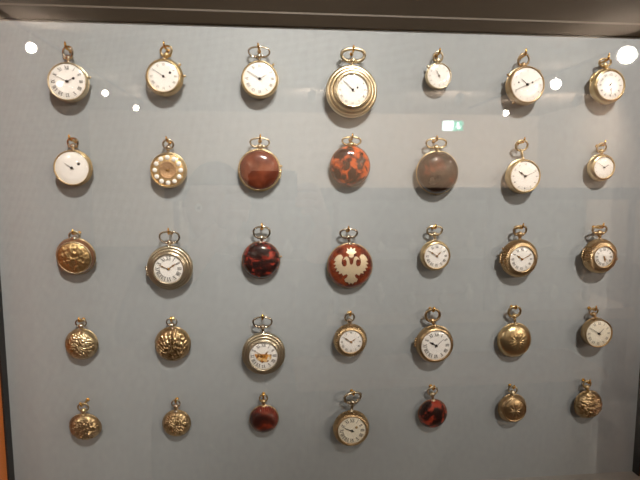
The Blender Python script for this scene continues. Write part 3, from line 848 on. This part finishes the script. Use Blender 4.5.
# exit sign
ex = empty('exit_sign', (2.6, -7.0, 2.29), 'lit green and white escape sign with a down arrow, reflected in the glass', 'exit sign')
box('sign_panel', -.16, .16, -.02, .02, -.075, .075, M['white_metal'], ex, .003)
box('arrow_field', .012, .155, .02, .024, -.07, .07, M['sign_green'], ex)
box('white_field', -.155, .008, .02, .024, -.07, .07, M['sign_white'], ex)
bm = bmesh.new()
pts = [(-.013, .05), (-.013, -.005), (-.042, -.005), (0, -.055), (.042, -.005), (.013, -.005), (.013, .05)]
for s in (0,):
    vs = [bm.verts.new((.083 + x, .0262, z)) for x, z in pts]; bm.faces.new(vs)
obj('arrow', bm, M['sign_white'], ex, smooth=False)
bm = bmesh.new()                                   # running figure beside a doorway, drawn in green
add_box(bm, -.034, -.028, .0245, .0262, -.05, .055); add_box(bm, -.060, -.028, .0245, .0262, .050, .056)
obj('doorway_mark', bm, M['sign_green'], ex, smooth=False)
bm = bmesh.new()
add_tube(bm, [(-.10, .0255, .012), (-.112, .0255, -.012), (-.095, .0255, -.030), (-.11, .0255, -.050)], .0045, 6)
add_tube(bm, [(-.112, .0255, -.012), (-.13, .0255, -.028), (-.145, .0255, -.024)], .005, 6)
add_tube(bm, [(-.08, .0255, .000), (-.10, .0255, .012), (-.125, .0255, .002)], .0045, 6)
add_ball(bm, (-.093, .0255, .034), .008, 10)
obj('running_figure_mark', bm, M['sign_green'], ex)
bm = bmesh.new()
for s in (-1, 1): add_tube(bm, [(s * .12, 0, .07), (s * .12, 0, H - 2.29)], .003, 6)
obj('hanger', bm, M['track'], ex)

# long vitrine across the room
vt = empty('glass_vitrine', (.90, -3.3, 0), 'long museum vitrine of pale objects reflected across the middle of the glass', 'vitrine')
box('base', -1.65, 1.65, -.3, .3, 0, .42, M['vitrine'], vt, .004)
box('apron', -1.68, 1.68, -.32, .32, .42, .50, M['vitrine_top'], vt, .004)
box('back_lining', -1.65, 1.65, -.30, -.28, .50, 1.30, M['vitrine_back'], vt)
box('top', -1.70, 1.70, -.34, .34, 1.30, 1.385, M['vitrine'], vt, .004)
box('shelf', -1.63, 1.63, -.27, .26, .88, .89, M['white_metal'], vt)
for x in (-1.635, -.55, .55, 1.635):
    box('upright', x - .018, x + .018, .262, .298, .50, 1.30, M['vitrine'], vt)
box('front_glass', -1.63, 1.63, .301, .305, .50, 1.30, M['crystal'], vt)
vase_prof = [(0, 0), (.020, 0), (.022, .004), (.034, .03), (.036, .055), (.024, .085), (.013, .10), (.013, .112), (.019, .12), (.016, .12), (.010, .11), (0, .10)]
bm = bmesh.new(); rings = []
for r, z in vase_prof:
    rings.append([bm.verts.new((r * math.cos(2 * PI * k / 20), r * math.sin(2 * PI * k / 20), z)) for k in range(20)] if r else [bm.verts.new((0, 0, z))])
for a, b in zip(rings, rings[1:]):
    for k in range(20):
        u = []
        for v in (a[k % len(a)], a[(k + 1) % 20 % len(a)], b[(k + 1) % 20 % len(b)], b[k % len(b)]):
            if v not in u: u.append(v)
        bm.faces.new(u)
vase = obj('porcelain_vase', bm, M['porcelain'])
VG = 'porcelain vases in the reflected vitrine'
first = True
for row, z in enumerate((.501, .891)):
    for i in range(11):
        o = vase if first else vase.copy()
        if not first: COL.objects.link(o)
        first = False
        o.location = (.02 + i * .235, -3.25 + .05 * ((i * 7) % 3 - 1), z)
        o.scale = (1, 1, .75 + .18 * ((i * 5 + row) % 4))
        tag(o, 'small white porcelain vase standing in the vitrine reflected in the glass', 'vase', VG)

bn = empty('wooden_bench', (.85, -2.18, 0), 'low pale wooden bench reflected as a band below the middle of the glass', 'bench')
box('seat', -.83, .83, -.19, .19, .37, .42, M['bench_wood'], bn, .006)
for sx in (-1, 1):
    for sy in (-1, 1):
        box('leg', sx * .74 - .03, sx * .74 + .03, sy * .14 - .025, sy * .14 + .025, 0, .371, M['vitrine'], bn, .003)

# ------------------------------------------------------------------ the photographer (reflected in the glass)
person = empty('person', (-.26, -.95, 0), 'person in dark jacket holding a camera to their face, reflected in the glass', 'person')
PX, PY = -.26, -.95
def skin_mesh(name, nodes, edges, mat, parent, sub=2, root=0):
    me = bpy.data.meshes.new(name)
    me.from_pydata([n[:3] for n in nodes], edges, [])
    o = bpy.data.objects.new(name, me); COL.objects.link(o); o.parent = parent
    md = o.modifiers.new('Skin', 'SKIN'); md.use_smooth_shade = True
    for i, n in enumerate(nodes):
        sv = me.skin_vertices[0].data[i]
        r = n[3]; sv.radius = r if isinstance(r, tuple) else (r, r); sv.use_root = (i == root)
    ss = o.modifiers.new('Subdivision', 'SUBSURF'); ss.levels = sub; ss.render_levels = sub
    me.materials.append(mat)
    # bake so that the mesh data is the real surface
    dg = bpy.context.evaluated_depsgraph_get(); dg.update()
    ev = bpy.data.meshes.new_from_object(o.evaluated_get(dg))
    o.modifiers.clear(); o.data = ev; ev.name = name
    for p in ev.polygons: p.use_smooth = True
    if not ev.materials: ev.materials.append(mat)
    return o
# local coordinates: origin between the feet on the floor; +y towards the case
person.scale = (1, 1, .955)
HX, HY, HZ = .03, .09, 1.405         # head centre
LH = (.098, .288, 1.425); RH = (.251, .288, 1.43)   # palms either side of the camera
body = [
 (0, 0, .84, (.13, .10)), (0, .0, .97, (.12, .085)), (0, .01, 1.10, (.135, .09)), (0, .01, 1.20, (.125, .085)), (.01, .02, 1.265, (.05, .05)), (HX, .06, 1.33, (.045, .048)),
 (HX, HY - .005, 1.40, (.055, .065)),
 (-.15, .01, 1.20, .052), (-.19, .10, 1.05, .042), (-.02, .23, 1.27, .033), (LH[0] - .035, LH[1] - .03, LH[2] - .05, .022),
 (.15, .01, 1.20, .052), (.26, .10, 1.05, .042), (.275, .21, 1.27, .033), (RH[0] + .035, RH[1] - .03, RH[2] - .05, .022),
 (-.09, 0, .78, .085), (-.10, .015, .46, .055), (-.11, -.01, .12, .036), (-.11, -.015, .07, .036), (-.115, .12, .035, .030),
 (.09, 0, .78, .085), (.10, .015, .46, .055), (.11, -.01, .12, .036), (.11, -.015, .07, .036), (.115, .12, .035, .030),
]
be = [(0,1),(1,2),(2,3),(3,4),(4,5),(5,6),(3,7),(7,8),(8,9),(9,10),(3,11),(11,12),(12,13),(13,14),(0,15),(15,16),(16,17),(17,18),(18,19),(0,20),(20,21),(21,22),(22,23),(23,24)]
bd = skin_mesh('body', body, be, M['skin'], person)
# head: shaped skull joined into the face
bm = bmesh.new()
bmesh.ops.create_uvsphere(bm, u_segments=40, v_segments=30, radius=1)
for v in bm.verts:
    x, y, z = v.co
    w = 1 - .22 * max(0, -z) - .05 * max(0, z)
    X = x * .074 * w; Y = y * .092 * (1 - .10 * max(0, -z)); Z = z * .112
    if y > 0:
        Y += .020 * math.exp(-((x / .16) ** 2 + ((z + .12) / .20) ** 2))          # nose
        Y += .006 * math.exp(-((x / .30) ** 2 + ((z + .45) / .10) ** 2))          # lips
        Y += .007 * math.exp(-((x / .35) ** 2 + ((z + .82) / .18) ** 2))          # chin
        Y -= .009 * math.exp(-(((abs(x) - .40) / .16) ** 2 + ((z - .06) / .13) ** 2))  # eye sockets
        Y += .005 * math.exp(-(((abs(x) - .38) / .30) ** 2 + ((z - .26) / .09) ** 2))  # brows
    v.co = (HX + X, HY + Y, HZ + Z)
for s in (-1, 1):
    m4 = Matrix.Translation((HX + s * .074, HY - .008, HZ - .005)) @ Matrix.Diagonal((.009, .019, .031, 1))
    bmesh.ops.create_uvsphere(bm, u_segments=14, v_segments=10, radius=1, matrix=m4)
head = obj('head', bm, M['skin'], person)
for s in (-1, 1):
    bm = bmesh.new(); add_ball(bm, (HX + s * .030, HY + .074, HZ + .007), .0115, 14); obj('eye', bm, M['eyewhite'], head)
    bm = bmesh.new(); add_ball(bm, (HX + s * .030, HY + .0815, HZ + .007), .0055, 10); obj('iris', bm, M['ink'], head)
bm = bmesh.new()
bmesh.ops.create_uvsphere(bm, u_segments=40, v_segments=30, radius=1)
for v in list(bm.verts):
    if v.co.z < -.35 or (v.co.y > .25 and v.co.z < .42) or (v.co.y > -.05 and v.co.z < .0): bm.verts.remove(v)
for v in bm.verts:
    x, y, z = v.co; k = 1 + .02 * noise.noise(v.co * 6)
    v.co = (HX + x * .083 * k, HY - .005 + y * .101 * k, HZ + .006 + z * .120 * k)
h = obj('hair', bm, M['hair'], person); sd = h.modifiers.new('thickness', 'SOLIDIFY'); sd.thickness = .012
bm = bmesh.new(); add_tube(bm, [(HX - .022, HY + .083, HZ - .051), (HX, HY + .090, HZ - .049), (HX + .022, HY + .083, HZ - .051)], [.003, .005, .003], 8); obj('mouth', bm, M['lip'], head)
# jacket and trousers, a little wider than the body
J = [(0, 0, .74, (.175, .135)), (0, 0, .92, (.150, .118)), (0, .01, 1.10, (.150, .108)), (0, .01, 1.20, (.140, .10)), (.012, .03, 1.275, (.066, .064)),
     (-.155, .01, 1.20, .066), (-.19, .10, 1.05, .054), (-.005, .238, 1.30, .040), (.155, .01, 1.20, .066), (.26, .10, 1.05, .054), (.278, .232, 1.30, .040)]
skin_mesh('jacket', J, [(0,1),(1,2),(2,3),(3,4),(3,5),(5,6),(6,7),(3,8),(8,9),(9,10)], M['shirt'], person)
Tn = [(0, 0, .96, (.136, .100)), (0, 0, .88, (.140, .108)), (-.09, 0, .78, .097), (-.10, .015, .46, .070), (-.11, -.01, .10, .058), (.09, 0, .78, .097), (.10, .015, .46, .070), (.11, -.01, .10, .058)]
skin_mesh('trousers', Tn, [(0,1),(1,2),(2,3),(3,4),(1,5),(5,6),(6,7)], M['trousers'], person)
for s in (-1, 1):
    bm = bmesh.new(); add_box(bm, s * .113 - .045, s * .113 + .045, -.07, .18, 0, .075, .022); obj('shoe', bm, M['shoe'], person)
# hands: palm + five curled fingers closing on the camera from both sides
def hand(c, s, name):
    x, y, z = c
    nodes = [(x - s * -.035, y - .03, z - .05, .021), (x + s * .022, y - .005, z - .018, (.016, .026)), (x + s * .018, y + .012, z + .004, (.013, .024))]
    edges = [(0, 1), (1, 2)]
    for i, (dz, ln) in enumerate(((.030, .060), (.012, .066), (-.006, .062), (-.024, .050))):
        b = len(nodes)
        y2 = y + .014
        nodes += [(x + s * .014, y2, z + dz, .0095), (x + s * .006, y2 + .020, z + dz + .004, .0090),
                  (x - s * .010, y2 + .026, z + dz + .004, .0082), (x - s * (ln - .030), y2 + .022, z + dz + .002, .0075)]
        edges += [(2, b), (b, b + 1), (b + 1, b + 2), (b + 2, b + 3)]
    b = len(nodes)                                   # thumb behind the camera
    nodes += [(x + s * .010, y - .018, z - .012, .0110), (x - s * .008, y - .022, z + .002, .0100), (x - s * .026, y - .020, z + .012, .0088)]
    edges += [(1, b), (b, b + 1), (b + 1, b + 2)]
    return skin_mesh(name, nodes, edges, M['skin'], person, 2)
hand(LH, -1, 'left_hand'); hand(RH, 1, 'right_hand')
# the compact camera: its lens front is just behind the viewpoint
cb = empty('compact_camera', (CAM[0], CAM[1] - .020, CAM[2]), 'small dark compact camera held up by the person reflected in the glass', 'camera')
box('camera_body', -.050, .050, -.046, -.024, -.030, .030, M['camera_body'], cb, .005, True)
def ylathe(name, prof, mat, par, n=32):
    bm = bmesh.new(); rings = []
    for r, y in prof:
        rings.append([bm.verts.new((r * math.cos(2 * PI * k / n), y, r * math.sin(2 * PI * k / n))) for k in range(n)] if r else [bm.verts.new((0, y, 0))])
    for a, b in zip(rings, rings[1:]):
        for k in range(n):
            u = []
            for v in (a[k % len(a)], a[(k + 1) % n % len(a)], b[(k + 1) % n % len(b)], b[k % len(b)]):
                if v not in u: u.append(v)
            bm.faces.new(u)
    return sharp(obj(name, bm, mat, par), 40)
ylathe('lens_barrel', [(.024, -.025), (.024, -.012), (.021, -.011), (.021, .002), (.017, .002), (.016, -.002)], M['track'], cb)
ylathe('lens_glass', [(.0165, -.003), (.012, .000), (0, .001)], M['lens_glass'], cb)
bm = bmesh.new(); add_box(bm, .020, .036, -.041, -.029, .029, .034, .002); obj('shutter_button', bm, M['white_metal'], cb)

# ------------------------------------------------------------------ camera, world, view
cam = bpy.data.cameras.new('camera'); co = bpy.data.objects.new('camera', cam); COL.objects.link(co)
cam.sensor_width = 36; cam.lens = 500 / 640 * 36; cam.clip_start = .01
R = Matrix(((9.95656826e-01, 5.66631759e-05, -9.30993087e-02), (-1.01259002e-02, 9.94133272e-01, -1.07687061e-01), (9.25470185e-02, 1.08162072e-01, 9.89816152e-01)))
def wd(v): return Vector((v[0], v[2], -v[1]))
rx, dn, fw = wd(R[0]), wd(R[1]), wd(R[2])
mw = Matrix.Identity(4)
for i in range(3):
    mw[i][0] = rx[i]; mw[i][1] = -dn[i]; mw[i][2] = -fw[i]; mw[i][3] = CAM[i]
co.matrix_world = mw
cam.dof.use_dof = True; cam.dof.focus_distance = .60; cam.dof.aperture_fstop = 9
S.camera = co
w = bpy.data.worlds.new('world'); S.world = w; w.use_nodes = True
w.node_tree.nodes['Background'].inputs[0].default_value = (.02, .02, .02, 1)
S.view_settings.view_transform = 'Standard'; S.view_settings.look = 'None'
S.view_settings.gamma = 1; S.view_settings.use_curve_mapping = False
S.view_settings.exposure = 0.13
S.cycles.use_denoising = True
S.cycles.max_bounces = 10; S.cycles.transparent_max_bounces = 16
S.cycles.sample_clamp_indirect = 6
